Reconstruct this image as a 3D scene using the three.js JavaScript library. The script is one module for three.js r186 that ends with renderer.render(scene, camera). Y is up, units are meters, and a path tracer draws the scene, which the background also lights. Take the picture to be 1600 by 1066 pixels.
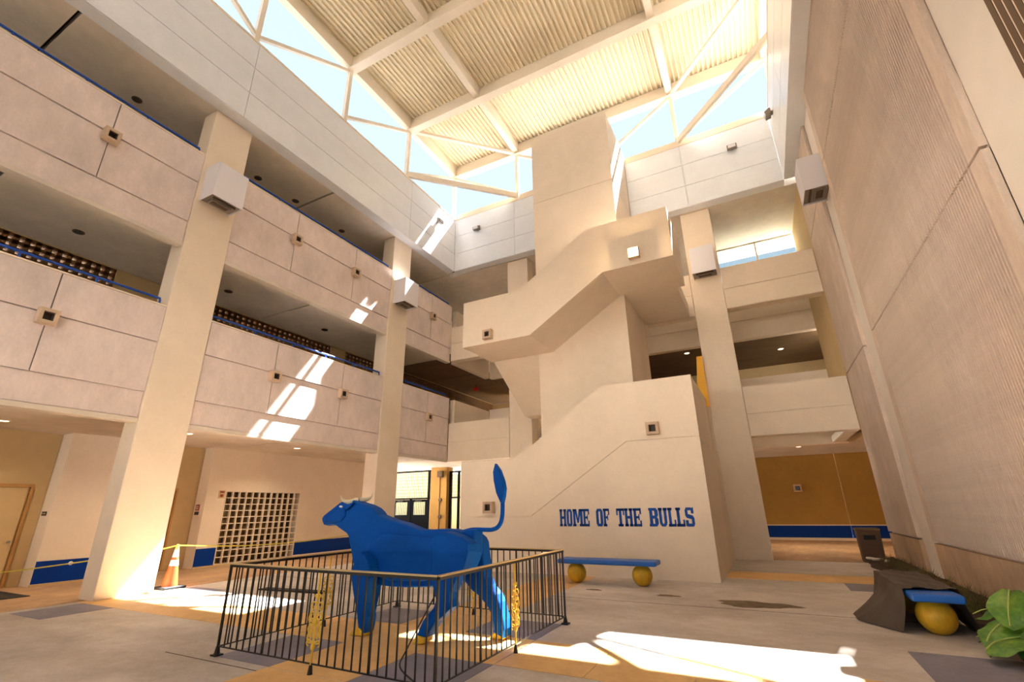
import * as THREE from 'three';
import { RoundedBoxGeometry } from 'three/addons/geometries/RoundedBoxGeometry.js';
import { mergeGeometries } from 'three/addons/utils/BufferGeometryUtils.js';
import { RectAreaLightUniformsLib } from 'three/addons/lights/RectAreaLightUniformsLib.js';

// ---------------------------------------------------------------- camera, sky, sun, exposure
const scene = new THREE.Scene();
const renderer = new THREE.WebGLRenderer({ antialias: true });
renderer.toneMapping = THREE.LinearToneMapping;
renderer.toneMappingExposure = 3.6;
renderer.shadowMap.enabled = true;
RectAreaLightUniformsLib.init();

const camera = new THREE.PerspectiveCamera(2 * Math.atan(533 / 730.2) * 180 / Math.PI, 1600 / 1066, 0.1, 300);
camera.position.set(0, 1.6, 0);
camera.rotation.set(0.343729, 0.475435, -0.01599, 'YXZ');
scene.add(camera);

function makeSky() {   // pale summer sky: a little whiter towards the horizon
  const W = 64, H = 32, d = new Float32Array(W * H * 4);
  for (let j = 0; j < H; j++) for (let i = 0; i < W; i++) {
    const up = Math.max(0, Math.sin(((j + 0.5) / H - 0.5) * Math.PI)), k = (j * W + i) * 4;
    d[k] = 0.25 - 0.03 * up; d[k + 1] = 0.295 - 0.02 * up; d[k + 2] = 0.34 - 0.005 * up; d[k + 3] = 1;
  }
  const t = new THREE.DataTexture(d, W, H, THREE.RGBAFormat, THREE.FloatType);
  t.mapping = THREE.EquirectangularReflectionMapping; t.magFilter = THREE.LinearFilter; t.needsUpdate = true;
  return t;
}
const skyTexture = makeSky();
scene.background = skyTexture;
scene.environment = skyTexture;

const sun = new THREE.DirectionalLight(new THREE.Color(1, 0.99, 0.97), 25);
sun.position.set(-4 + 0.125 * 40, 40, -8 - 0.625 * 40); sun.target.position.set(-4, 0, -8);
sun.castShadow = true; sun.shadow.mapSize.set(4096, 4096);
Object.assign(sun.shadow.camera, { left: -40, right: 40, top: 40, bottom: -40, near: 1, far: 120 });
scene.add(sun, sun.target);

// ---------------------------------------------------------------- helpers
let seed = 7;
const rnd = () => { seed = (seed * 1664525 + 1013904223) >>> 0; return seed / 4294967296; };
const V = (x, y, z) => new THREE.Vector3(x, y, z);

function lattice(n) { const a = new Float32Array(n * n); for (let i = 0; i < n * n; i++) a[i] = rnd(); return a; }
function noiseField(size, octaves, sx = 1, sy = 1) {   // tiling value noise, 0..1
  const out = new Float32Array(size * size); let tot = 0;
  for (const [cells, w] of octaves) {
    const nx = Math.max(1, Math.round(cells * sx)), ny = Math.max(1, Math.round(cells * sy)), n = Math.max(nx, ny), L = lattice(n); tot += w;
    for (let y = 0; y < size; y++) for (let x = 0; x < size; x++) {
      const u = x / size * nx, v = y / size * ny, i = Math.floor(u), j = Math.floor(v);
      let a = u - i, b = v - j; a = a * a * (3 - 2 * a); b = b * b * (3 - 2 * b);
      const i1 = (i + 1) % nx, j1 = (j + 1) % ny, p = L[j % ny * n + i % nx], q = L[j % ny * n + i1], r = L[j1 * n + i % nx], s = L[j1 * n + i1];
      out[y * size + x] += w * (p + (q - p) * a + (r - p) * b + (p - q - r + s) * a * b);
    }
  }
  for (let i = 0; i < out.length; i++) out[i] /= tot;
  return out;
}
function texture(size, metres, f, srgb = true) {
  const d = new Uint8Array(size * size * 4);
  for (let i = 0; i < size * size; i++) { const c = f(i, i % size, Math.floor(i / size)); d[i * 4] = c[0]; d[i * 4 + 1] = c[1]; d[i * 4 + 2] = c[2]; d[i * 4 + 3] = 255; }
  const t = new THREE.DataTexture(d, size, size);
  t.wrapS = t.wrapT = THREE.RepeatWrapping; t.magFilter = THREE.LinearFilter; t.minFilter = THREE.LinearMipmapLinearFilter; t.generateMipmaps = true;
  if (srgb) t.colorSpace = THREE.SRGBColorSpace;
  t.repeat.set(1 / metres, 1 / metres); t.needsUpdate = true;
  return t;
}
const clamp8 = (v) => Math.max(0, Math.min(255, Math.round(v)));
function mottled(base, amount, octaves, metres, o = {}) {   // one colour with grain and patches
  const S = o.size || 512, n = noiseField(S, octaves, o.sx, o.sy), m = noiseField(S, [[3, 1], [7, 0.6]]), g = o.grain || 0;
  const tint = o.tint || [1, 1, 1];
  const map = texture(S, metres, (i) => {
    const k = (n[i] - 0.5) * 2 * amount, q = (m[i] - 0.5) * 2 * (o.patch || 0), r = (rnd() - 0.5) * g;
    return [0, 1, 2].map((c) => clamp8(base[c] * (1 + k * tint[c] + q + r)));
  });
  const mat = o.specular === undefined ? new THREE.MeshStandardMaterial({ map, roughness: o.rough ?? 0.85, metalness: o.metal || 0 }) : new THREE.MeshPhysicalMaterial({ map, roughness: o.rough ?? 0.85, specularIntensity: o.specular });
  if (o.bump) { mat.bumpMap = texture(S, metres, (i) => { const v = clamp8(n[i] * 255); return [v, v, v]; }, false); mat.bumpScale = o.bump; }
  return mat;
}
const plain = (c, rough = 0.6, metal = 0, extra = {}) => new THREE.MeshStandardMaterial({ color: c, roughness: rough, metalness: metal, ...extra });

const M = {
  cream: mottled([240, 222, 199], 0.035, [[4, 1], [16, 0.5], [64, 0.4]], 4, { grain: 0.015, rough: 0.8 }),
  fascia: mottled([236, 238, 243], 0.03, [[4, 1], [16, 0.5], [64, 0.4]], 4, { grain: 0.015, rough: 0.32 }),
  pink: mottled([224, 207, 199], 0.07, [[6, 1], [24, 0.7], [96, 0.6]], 3, { grain: 0.04, patch: 0.05, sy: 0.5, rough: 0.92, bump: 0.002 }),
  rib: mottled([214, 194, 177], 0.08, [[8, 1], [40, 0.7], [120, 0.7]], 2.5, { grain: 0.06, patch: 0.06, sy: 0.25, rough: 0.95 }),
  base: mottled([204, 172, 140], 0.1, [[5, 1], [20, 0.8], [90, 0.6]], 2.2, { grain: 0.05, patch: 0.08, sy: 0.3, rough: 0.95 }),
  soffit: mottled([224, 211, 194], 0.06, [[4, 1], [14, 0.8], [60, 0.4]], 3, { grain: 0.02, patch: 0.04, rough: 0.9 }),
  deck: mottled([238, 224, 196], 0.03, [[6, 1], [40, 0.5]], 3, { rough: 0.5 }),
  steel: mottled([240, 226, 206], 0.03, [[6, 1], [40, 0.5]], 3, { rough: 0.5 }),
  floor: mottled([200, 188, 177], 0.16, [[4, 1], [11, 1], [36, 0.8], [130, 0.6]], 5.3, { size: 1024, grain: 0.07, patch: 0.1, sy: 1.5, rough: 0.62, tint: [0.9, 1, 1.15], bump: 0.002 }),
  ochre: mottled([228, 182, 116], 0.1, [[4, 1], [13, 0.8], [60, 0.7]], 3.1, { grain: 0.05, patch: 0.08, rough: 0.6, tint: [0.7, 1, 1.3] }),
  slate: mottled([132, 127, 140], 0.12, [[4, 1], [13, 0.8], [60, 0.7]], 2.7, { grain: 0.06, patch: 0.08, rough: 0.6 }),
  paving: mottled([176, 140, 104], 0.14, [[10, 1], [30, 1], [110, 0.8]], 2.4, { grain: 0.08, patch: 0.08, sx: 2, rough: 0.85 }),
  hall: mottled([172, 132, 66], 0.05, [[4, 1], [20, 0.6]], 3, { grain: 0.02, rough: 0.8 }),
  tan: mottled([206, 176, 126], 0.04, [[4, 1], [20, 0.6]], 3, { grain: 0.02, rough: 0.8 }),
  blueBand: mottled([2, 56, 146], 0.06, [[6, 1], [30, 0.6]], 2, { grain: 0.03, rough: 0.6, specular: 0.3 }),
  bull: mottled([0, 76, 166], 0.12, [[3, 1], [9, 0.8], [40, 0.5]], 1.6, { grain: 0.03, patch: 0.08, sx: 0.6, rough: 0.6, specular: 0.25, tint: [2, 1.1, 0.7] }),
  gold: plain('#e6bf48', 0.4, 0.2), hoof: mottled([222, 180, 40], 0.1, [[8, 1], [30, 0.6]], 0.6, { rough: 0.5 }),
  ball: mottled([226, 178, 40], 0.12, [[5, 1], [16, 0.8], [60, 0.7]], 0.8, { grain: 0.05, patch: 0.08, rough: 0.45, tint: [0.6, 1, 1.6] }),
  boardBlue: mottled([28, 98, 190], 0.07, [[4, 1], [30, 0.7]], 1.2, { grain: 0.03, rough: 0.4, sx: 0.3 }),
  railBlue: plain('#1a4fb4', 0.4, 0.1), paintBlue: mottled([4, 74, 164], 0.1, [[10, 1], [40, 0.8]], 0.8, { grain: 0.04, rough: 0.7 }),
  iron: plain('#2b2621', 0.45, 0.5), railSheen: plain('#c8ab74', 0.4, 0.2), white: plain('#ece8ec', 0.45), dark: plain('#241c16', 0.8),  // the pale rail tone is caught light put into the colour
  bronze: plain('#5b4534', 0.6, 0.2), slat: plain('#63492f', 0.7), horn: plain('#e6d9bc', 0.4), black: plain('#151515', 0.7),
  lampGrey: plain('#8f8478', 0.55, 0.2), lensDark: plain('#4a4034', 0.25), orange: plain('#dc4a10', 0.6), tape: plain('#d9c24a', 0.6),
  yellow: plain('#f0b01c', 0.5), red: plain('#b3261e', 0.5), sign: plain('#2c211a', 0.5), signRed: plain('#9c2f2a', 0.5), signCream: plain('#d9bd8c', 0.6),
  soil: mottled([64, 48, 36], 0.3, [[8, 1], [40, 1], [120, 1]], 1, { grain: 0.2, rough: 1 }), pane: plain('#4d3a22', 0.18),
  tarp: mottled([74, 62, 54], 0.14, [[5, 1], [18, 0.8], [60, 0.5]], 1.4, { grain: 0.04, patch: 0.12, rough: 0.55 }),
  leaf: mottled([96, 140, 40], 0.3, [[6, 1], [14, 1], [40, 0.5]], 0.5, { tint: [1.6, 0.7, 1.2], rough: 0.4, patch: 0.15 }), leafRib: plain('#b9c66a', 0.5), grass: plain('#5a5a2a', 0.8), paper: plain('#e9e2d6', 0.8),
  ground: mottled([222, 216, 206], 0.08, [[4, 1], [20, 0.8]], 8, { rough: 0.9 }), roofTop: mottled([88, 85, 82], 0.06, [[4, 1], [20, 0.8]], 6, { rough: 0.9 }),
  lampOn: new THREE.MeshStandardMaterial({ color: '#fff3d6', emissive: '#ffd9a0', emissiveIntensity: 3, roughness: 0.4 }),
  gateDark: new THREE.MeshPhysicalMaterial({ color: '#0b0d13', roughness: 0.8, specularIntensity: 0.2 }), outsideWall: mottled([184, 164, 120], 0.03, [[4, 1], [20, 0.6]], 4, { rough: 0.8 }),
  frosted: new THREE.MeshPhysicalMaterial({ color: '#fff3dc', transmission: 0.6, thickness: 0, roughness: 1 }),
  sconce: mottled([206, 178, 150], 0.06, [[6, 1], [30, 0.6]], 0.8, { rough: 0.7 }),
  shadedCeiling: mottled([122, 96, 66], 0.1, [[6, 1], [24, 0.8], [80, 0.6]], 2.4, { grain: 0.04, sx: 0.3, rough: 0.9 }),  // soffit turned brown: the dimness of the far ceilings is in the colour
  stain: mottled([112, 92, 70], 0.25, [[6, 1], [20, 1], [60, 0.8]], 1.2, { grain: 0.1, rough: 0.8 }),
  pale: mottled([236, 225, 212], 0.03, [[4, 1], [16, 0.5]], 4, { grain: 0.015, rough: 0.8 }),
  screen: plain('#8a6440', 0.85),
  glass: new THREE.MeshPhysicalMaterial({ color: '#dfe8ea', transmission: 1, thickness: 0, roughness: 0.05 }),
};
M.tarp.side = M.leaf.side = THREE.DoubleSide;

function uvBox(g) {   // uv in metres, by the face's main direction
  const p = g.attributes.position; if (!g.attributes.normal) g.computeVertexNormals();
  const n = g.attributes.normal, uv = new Float32Array(p.count * 2);
  for (let i = 0; i < p.count; i++) {
    const ax = Math.abs(n.getX(i)), ay = Math.abs(n.getY(i)), az = Math.abs(n.getZ(i)), x = p.getX(i), y = p.getY(i), z = p.getZ(i);
    const [u, v] = ay >= ax && ay >= az ? [x, z] : ax >= az ? [z, y] : [x, y];
    uv[i * 2] = u; uv[i * 2 + 1] = v;
  }
  g.setAttribute('uv', new THREE.BufferAttribute(uv, 2)); return g;
}
function box(x0, x1, y0, y1, z0, z1) {
  const g = new THREE.BoxGeometry(Math.abs(x1 - x0), Math.abs(y1 - y0), Math.abs(z1 - z0)); g.translate((x0 + x1) / 2, (y0 + y1) / 2, (z0 + z1) / 2); return uvBox(g);
}
function rbox(x0, x1, y0, y1, z0, z1, r = 0.02, s = 2) {
  const g = new RoundedBoxGeometry(Math.abs(x1 - x0), Math.abs(y1 - y0), Math.abs(z1 - z0), s, r); g.translate((x0 + x1) / 2, (y0 + y1) / 2, (z0 + z1) / 2); return uvBox(g);
}
function plate(pts, z0, z1, o = {}) {   // outline in x,y pushed from z0 (back) to z1 (front)
  const s = new THREE.Shape(pts.map(([x, y]) => new THREE.Vector2(x, y)));
  for (const h of o.holes || []) s.holes.push(new THREE.Path(h.map(([x, y]) => new THREE.Vector2(x, y))));
  const b = o.bevel || 0;
  const g = new THREE.ExtrudeGeometry(s, { depth: z1 - z0 - 2 * b, bevelEnabled: b > 0, bevelSize: o.bevelSize ?? b, bevelThickness: b, bevelSegments: o.segments || 3, bevelOffset: -(o.bevelSize ?? b), curveSegments: o.curve || 6 });
  g.translate(0, 0, z0 + b); return uvBox(g);
}
function bar(a, b, w, h = w) {   // square bar between two points
  const d = V().subVectors(b, a), L = d.length(), g = new THREE.BoxGeometry(w, h, L); uvBox(g);
  const m = new THREE.Matrix4().lookAt(a, b, Math.abs(d.y) / L > 0.95 ? V(1, 0, 0) : V(0, 1, 0)); m.setPosition(V().addVectors(a, b).multiplyScalar(0.5)); g.applyMatrix4(m); return g;
}
function rod(a, b, r, seg = 8, r2 = r) {
  const d = V().subVectors(b, a), g = new THREE.CylinderGeometry(r2, r, d.length(), seg);
  g.applyQuaternion(new THREE.Quaternion().setFromUnitVectors(V(0, 1, 0), d.clone().normalize())); g.translate((a.x + b.x) / 2, (a.y + b.y) / 2, (a.z + b.z) / 2); return g;
}
const tube = (pts, r, n = 24, seg = 8) => new THREE.TubeGeometry(new THREE.CatmullRomCurve3(pts), n, r, seg, false);
const merge = (list) => mergeGeometries(list.map((g) => { const q = g.index ? g.toNonIndexed() : g; for (const k of Object.keys(q.attributes)) if (!['position', 'normal', 'uv'].includes(k)) q.deleteAttribute(k); return q; }));

const taken = {};
function numbered(n) { const k = taken[n] = (taken[n] ?? -1) + 1; return k ? n + '_' + String(k).padStart(3, '0') : n; }
function mesh(name, g, m, parent) { const o = new THREE.Mesh(g, m); o.name = name; o.castShadow = o.receiveShadow = true; parent.add(o); return o; }
function structure(name) { const o = new THREE.Group(); o.name = name; o.userData = { kind: 'structure' }; scene.add(o); return o; }
function holder(name, parent) { const o = new THREE.Group(); o.name = name; parent.add(o); return o; }
function thing(name, label, category, [x, y, z], turn = 0, group) {
  const o = new THREE.Group(); o.name = numbered(name); o.position.set(x, y, z); o.rotation.y = turn; o.userData = { label, category };
  if (group) o.userData.group = group; scene.add(o); return o;
}
function part(t, name, g, m) { g.translate(-t.position.x, -t.position.y, -t.position.z); return mesh(name, g, m, t); }   // world geometry under an unturned thing
function copyOf(root, label, pos, turn) { const c = root.clone(); c.name = numbered(root.name); c.userData = { ...root.userData, label }; c.position.set(...pos); c.rotation.y = turn; scene.add(c); return c; }
// ---------------------------------------------------------------- floor and ground
const floor = structure('floor');
mesh('concrete_slab', box(-12.35, 2.77, -0.25, 0, 8, -17.45), M.floor, floor);
mesh('brick_paving', box(-20, -12.352, -0.25, 0.004, 8, -21), M.paving, floor);
mesh('brick_paving', box(-12.35, 8, -0.25, 0.004, -17.452, -27.2), M.paving, floor);
{
  const gx = [-6.13, -5.175, -4.03, -2.96], gz = [-4.1, -5.185, -6.27, -7.22], e = 0.004;
  for (let i = 0; i < 3; i++) for (let j = 0; j < 3; j++) {
    const corner = i !== 1 && j !== 1;
    mesh('painted_tile', box(gx[i] + 0.004, gx[i + 1] - 0.004, 0, e, gz[j] - 0.004, gz[j + 1] + 0.004), corner ? M.slate : M.ochre, floor);
  }
  const band = (x0, x1, z0, z1, n, along) => { for (let k = 0; k < n; k++) { const f = k / n, g = (k + 1) / n; mesh('painted_tile', along === 'x' ? box(x0 + (x1 - x0) * f + 0.004, x0 + (x1 - x0) * g - 0.004, 0, e, z0, z1) : box(x0, x1, 0, e, z0 + (z1 - z0) * f - 0.004, z0 + (z1 - z0) * g + 0.004), M.ochre, floor); } };
  band(-12.3, -6.14, -5.19, -6.265, 6, 'x'); band(-2.95, 2.1, -5.19, -6.265, 5, 'x');
  band(-5.17, -4.035, -0.2, -4.09, 4, 'z'); band(-5.17, -4.035, -7.23, -12.1, 5, 'z');
  band(-1.2, 2.1, -13.02, -14.3, 3, 'x');
  for (const [x0, x1, z0, z1] of [[1.1, 2.1, -12.0, -13.01], [1.1, 2.77, -5.19, -7.55], [-12.05, -10.92, -4.15, -5.18], [-12.05, -10.92, -6.27, -7.3]]) mesh('painted_tile', box(x0, x1, 0, e, z0, z1), M.slate, floor);
  for (const [x0, x1, z] of [[-6.9, -2.4, -3.95], [-12.3, 2.7, -9.3]]) mesh('control_joint', box(x0, x1, 0, 0.002, z, z - 0.012), M.soil, floor);
}
for (const [x, z, a, b, s] of [[-0.5, -9.85, 0.62, 0.3, 1], [-2.0, -10.16, 0.22, 0.1, 2], [-3.5, -10.3, 0.16, 0.08, 3]]) {
  const sh = new THREE.Shape(); for (let k = 0; k <= 28; k++) { const t = k / 28 * Math.PI * 2, r = 1 + 0.14 * Math.sin(t * 3 + s) + 0.09 * Math.sin(t * 7 + s * 2); sh[k ? 'lineTo' : 'moveTo'](x + Math.cos(t) * a * r, -z + Math.sin(t) * b * r); }
  const g = new THREE.ExtrudeGeometry(sh, { depth: 0.0015, bevelEnabled: false }); g.rotateX(-Math.PI / 2); mesh('stain', uvBox(g), M.stain, floor);
}
const ground = structure('ground');
mesh('outdoor_paving', box(-60, 60, -0.4, -0.26, 60, -70), M.ground, ground);

// ---------------------------------------------------------------- left wing
const wallLeft = structure('wall_left');
const onLeft = (x0, x1) => (a0, a1, y0, y1, d = 0) => box(x0, x1 - d, y0, y1, a0, a1);
function panelled(parent, name, mk, rects, m, gap = 0.011, step = 0) {   // step: how far each row stands back from the row above
  const rows = [...new Set(rects.map((r) => r[2]))].sort((a, b) => b - a);
  const h = holder(name, parent); let b = [1e9, -1e9, 1e9, -1e9];
  for (const [a0, a1, y0, y1] of rects) {
    const s = Math.sign(a1 - a0);
    mesh('panel', mk(a0 + s * gap, a1 - s * gap, y0 + gap, y1 - gap, step ? step * rows.indexOf(y0) : 0), m, h);
    b = [Math.min(b[0], a0, a1), Math.max(b[1], a0, a1), Math.min(b[2], y0), Math.max(b[3], y1)];
  }
  mesh('backing', mk(b[0], b[1], b[2], b[3], 0.035 + step * 2), m, h);
  return h;
}
function grid(as, ys, keepLow = true) {   // all cells of a grid; the lowest row is one piece where keepLow
  const r = [];
  for (let j = 0; j + 1 < ys.length; j++) { if (j === 0 && keepLow) { r.push([as[0], as[as.length - 1], ys[0], ys[1]]); continue; } for (let i = 0; i + 1 < as.length; i++) r.push([as[i], as[i + 1], ys[j], ys[j + 1]]); }
  return r;
}
const bays = [[8, 5.4, 4.2, 2.2], [1.12, -0.85, -3.37, -5.35], [-6.43, -8.42, -10.96, -12.9], [-14.0, -15.63, -17.2]];
for (const as of bays) for (const [ys, y1] of [[[3.62, 4.21, 5.4, 6.3]], [[8.12, 8.72, 9.93, 10.82]]]) {
  panelled(wallLeft, 'parapet', onLeft(-12.37, -12.1), grid(as, ys), M.pink, 0.011, 0.024);
  mesh('coping', box(-12.39, -12.1, ys[3], ys[3] + 0.035, as[0], as[as.length - 1]), M.cream, wallLeft);
  mesh('soffit_lip', box(-12.37, -12.13, ys[0] - 0.1, ys[0], as[0], as[as.length - 1]), M.soffit, wallLeft);
}
for (const [z0, z1] of [[2.2, 1.12], [-5.35, -6.43], [-12.9, -14.0]]) mesh('column', rbox(-12.68, -12.09, 0, 12.45, z0, z1, 0.02), M.cream, wallLeft);
panelled(wallLeft, 'fascia', onLeft(-12.1, -11.7), grid([8, 1.6, -5.88, -13.32, -16.7], [12.45, 13.4, 14.38, 15.33], false), M.fascia, 0.009);
mesh('coping', box(-12.0, -11.69, 15.33, 15.4, 8, -16.69), M.cream, wallLeft);
for (const [z0, z1] of [[8, -2.14], [-2.22, -9.56], [-9.64, -16.88], [-16.94, -27]]) mesh('ceiling_panel', box(-16.4, -12.102, 12.45, 12.7, z0, z1), M.soffit, wallLeft);
mesh('ceiling_panel', box(-12.1, -8.0, 12.45, 12.7, -17.15, -20.8), M.soffit, wallLeft);
mesh('roof_slab', box(-20, -12.0, 14.9, 15.28, 8, -27), M.roofTop, wallLeft);
mesh('slab_core', box(-16.4, -12.102, 12.72, 12.9, 8, -27), M.dark, wallLeft);
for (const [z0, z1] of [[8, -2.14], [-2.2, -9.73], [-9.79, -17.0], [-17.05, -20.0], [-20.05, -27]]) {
  mesh('ceiling_panel', box(-15.42, -12.37, 8.22, 8.6, z0, z1), z0 < -15 ? M.shadedCeiling : M.soffit, wallLeft);  // far panels get the darker soffit, with their shade painted in
  mesh('ceiling_panel', box(-16.9, -12.37, 3.64, 4.4, z0, z1), M.soffit, wallLeft);
}
mesh('corridor_wall', box(-15.7, -15.42, 8.6, 12.45, 8, -27), M.cream, wallLeft);
mesh('corridor_wall', box(-15.7, -15.42, 4.4, 7.3, 8, -27), M.tan, wallLeft);
for (const [z0, z1] of [[-5.38, -8.1], [-13.15, -13.95], [-15.85, -17.6]]) mesh('corridor_wall', box(-15.7, -15.42, 7.3, 8.6, z0, z1), M.tan, wallLeft);
mesh('corridor_wall', box(-15.7, -15.42, 8.2, 8.6, 8, -27), M.tan, wallLeft);
// pierced block screens high on the outer corridor wall: bright square openings
for (const [z0, z1] of [[2.4, -5.38], [-8.1, -13.15], [-13.95, -15.85], [-17.6, -22], [-22, -27]]) {
  const h = holder('block_screen', wallLeft), n = Math.round(Math.abs(z1 - z0) / 0.21), L = [];
  for (let k = 0; k <= n; k++) { const z = z0 + (z1 - z0) * k / n; L.push(box(-15.66, -15.46, 7.3, 8.2, z - 0.06, z + 0.06)); }
  for (let k = 0; k <= 5; k++) L.push(box(-15.66, -15.46, 7.3 + k * 0.172 - 0.05, 7.3 + k * 0.172 + 0.05, z0, z1));
  mesh('block_lattice', merge(L), M.screen, h);
}
// ground floor of the left wing
mesh('lobby_wall', box(-16.7, -16.45, 0, 3.64, 8, -5.66), M.tan, wallLeft);
mesh('lobby_wall', box(-16.7, -16.45, 0, 3.64, -6.9, -9.4), M.tan, wallLeft);
mesh('lobby_pier', box(-16.7, -15.9, 0, 3.64, -5.67, -6.9), M.cream, wallLeft);
mesh('lobby_wall', box(-16.4, -15.9, 2.27, 3.64, -10.05, -12.95), M.cream, wallLeft);
mesh('lobby_wall', box(-16.4, -15.9, 0, 3.64, -9.4, -10.05), M.cream, wallLeft);
mesh('lobby_wall', box(-16.4, -15.9, 0, 3.64, -12.95, -17.1), M.cream, wallLeft);
for (const [z0, z1, y0] of [[-5.68, -6.89, 0.06], [-9.41, -10.04, 0.05], [-12.96, -17.0, 0.1]]) { mesh('blue_band', box(-15.902, -15.894, y0, 0.56, z0, z1), M.blueBand, wallLeft); }
const skirting = structure('baseboard_left');
mesh('base_strip', box(-15.9, -15.87, 0.004, 0.055, -5.66, -6.9), M.tan, skirting);
mesh('base_strip', box(-15.9, -15.87, 0.004, 0.055, -9.4, -17.0), M.tan, skirting);
// grid window: cream bars, dark panes set back
const gridWindow = structure('window_1');
{
  const z0 = -10.05, z1 = -12.95, y0 = 0.06, y1 = 2.27, nc = 12, nr = 11, cw = (z0 - z1) / nc, rh = (y1 - y0) / nr;
  const v = box(-15.97, -15.89, y0, y1, -0.017, 0.017), hbar = box(-15.96, -15.905, -0.012, 0.012, z1, z0), p = box(-16.2, -16.18, -rh / 2 + 0.016, rh / 2 - 0.016, -cw / 2 + 0.022, cw / 2 - 0.022);
  for (let c = 0; c <= nc; c++) mesh('upright', v, M.cream, gridWindow).position.z = z0 - c * cw;
  for (let r = 0; r <= nr; r++) mesh('crossbar', hbar, M.cream, gridWindow).position.y = y0 + r * rh;
  const tones = [M.pane, plain('#3c2a18', 0.2), plain('#6a5430', 0.22), plain('#513c24', 0.15)];
  for (let c = 0; c < nc; c++) for (let r = 0; r < nr; r++) mesh('pane', p, tones[Math.floor(rnd() * 4)], gridWindow).position.set(0, y0 + (r + 0.5) * rh, z0 - (c + 0.5) * cw);
  mesh('room_wall', box(-16.6, -16.45, 0, 3.6, -9.4, -13.4), M.tan, gridWindow);
}
// doors in the recesses
for (const [n, z0, z1, m] of [[1, -4.3, -5.35, M.tan], [2, -7.75, -8.78, M.yellow]]) {
  const d = structure('door_' + n);
  mesh('leaf', box(-16.45, -16.41, 0.01, 2.28, z0 - 0.06, z1 + 0.06), M.tan, d);
  const f = mottled([188, 138, 76], 0.08, [[6, 1], [30, 0.6]], 1, { rough: 0.6 });
  for (const z of [z0, z1]) mesh('jamb', box(-16.45, -16.39, 0, 2.35, z - 0.025, z + 0.025), f, d);
  mesh('head', box(-16.45, -16.38, 2.28, 2.35, z0, z1), f, d);
  mesh('handle', rod(V(-16.38, 1.02, z1 + 0.14), V(-16.33, 1.02, z1 + 0.14), 0.03), M.lampGrey, d);
}

// ---------------------------------------------------------------- back of the court
const wallBack = structure('wall_back');
const onBack = (z0, z1) => (a0, a1, y0, y1, d = 0) => box(a0, a1, y0, y1, z0, z1 - d);
for (const as of [[-11.7, -8.38, -6.21], [-3.07, -0.84, 2.38]]) panelled(wallBack, 'fascia', onBack(-17.1, -16.7), grid(as, [12.45, 13.4, 14.38, 15.33], false), M.fascia, 0.009);
for (const [x0, x1] of [[-11.69, -6.21], [-3.07, 2.38]]) { mesh('coping', box(x0, x1, 15.33, 15.4, -16.69, -17.0), M.cream, wallBack); mesh('roof_curb', box(x0, x1, 15.4, 15.78, -16.88, -17.05), M.cream, wallBack); }
for (const [x0, x1] of [[-9.03, -8.0], [-1.26, -0.19]]) mesh('column', rbox(x0, x1, 0, 12.45, -17.78, -17.19, 0.02), M.cream, wallBack);
panelled(wallBack, 'bridge_parapet', onBack(-17.62, -17.2), [[-12.1, -9.04, 3.54, 4.36], [-12.1, -9.04, 4.36, 5.2]], M.cream, 0.008);
panelled(wallBack, 'bridge_parapet', onBack(-17.62, -17.2), [[-12.1, -9.04, 8.1, 8.95], [-12.1, -9.04, 8.95, 9.78]], M.cream, 0.008);
panelled(wallBack, 'bridge_parapet', onBack(-17.62, -17.2), [[-0.18, 2.76, 3.68, 4.41], [-0.18, 2.76, 4.41, 5.32]], M.cream, 0.008);
panelled(wallBack, 'bridge_parapet', onBack(-17.62, -17.2), [[-0.18, 2.76, 8.2, 8.97], [-0.18, 2.76, 8.97, 9.83]], M.cream, 0.008);
panelled(wallBack, 'bridge_parapet', onBack(-17.62, -17.2), [[-3.05, -1.27, 8.14, 8.97], [-3.05, -1.27, 8.97, 9.83]], M.cream, 0.008);
mesh('ceiling_panel', box(-8.0, 3.05, 12.45, 12.7, -17.1, -20.82), M.soffit, wallBack);
mesh('roof_slab', box(-12.0, 12, 14.9, 15.28, -17.0, -20.9), M.roofTop, wallBack);
// second line of galleries behind the bridges
const wallRear = structure('wall_rear');
panelled(wallRear, 'gallery_parapet', onBack(-21.1, -20.8), [[-12.1, 2.9, 3.65, 4.8], [-12.1, 2.9, 4.8, 6.43]], M.cream, 0.008);
panelled(wallRear, 'gallery_parapet', onBack(-21.1, -20.8), [[-12.1, 2.9, 8.1, 8.92], [-12.1, 2.9, 8.92, 10.8]], M.cream, 0.008);
panelled(wallRear, 'gallery_parapet', onLeft(-12.37, -12.11), [[-17.64, -20.8, 8.1, 10.82]], M.cream, 0.008);
panelled(wallRear, 'gallery_parapet', onLeft(-12.37, -12.11), [[-17.64, -20.8, 3.62, 6.35]], M.cream, 0.008);
mesh('floor_slab', box(-12.1, 8, 8.16, 8.5, -21.12, -26.4), M.soffit, wallRear);
for (let k = 0; k < 6; k++) mesh('ceiling_plank', box(-12.1, 8, 8.12, 8.158, -21.12 - k * 0.81, -21.92 - k * 0.81), M.shadedCeiling, wallRear);
mesh('floor_slab', box(-12.1, 8, 3.8, 4.3, -21.12, -27), M.soffit, wallRear);
mesh('gallery_wall', box(-12.1, 8, 4.3, 8.16, -26, -26.3), M.tan, wallRear);
mesh('gallery_wall', box(-15.7, -0.45, 8.5, 12.7, -27.2, -27.5), M.cream, wallRear);
mesh('gallery_wall', box(-0.45, 9, 8.5, 11, -27.2, -27.5), M.outsideWall, wallRear);
mesh('added_eave', box(-0.45, 4, 12.46, 12.7, -20.83, -22.2), M.soffit, wallRear);  // unseen slab, added to keep direct sun off the panes
mesh('gallery_wall', box(-15.7, -12.1, 4.4, 8.22, -27.02, -27.3), M.tan, wallRear);
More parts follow.
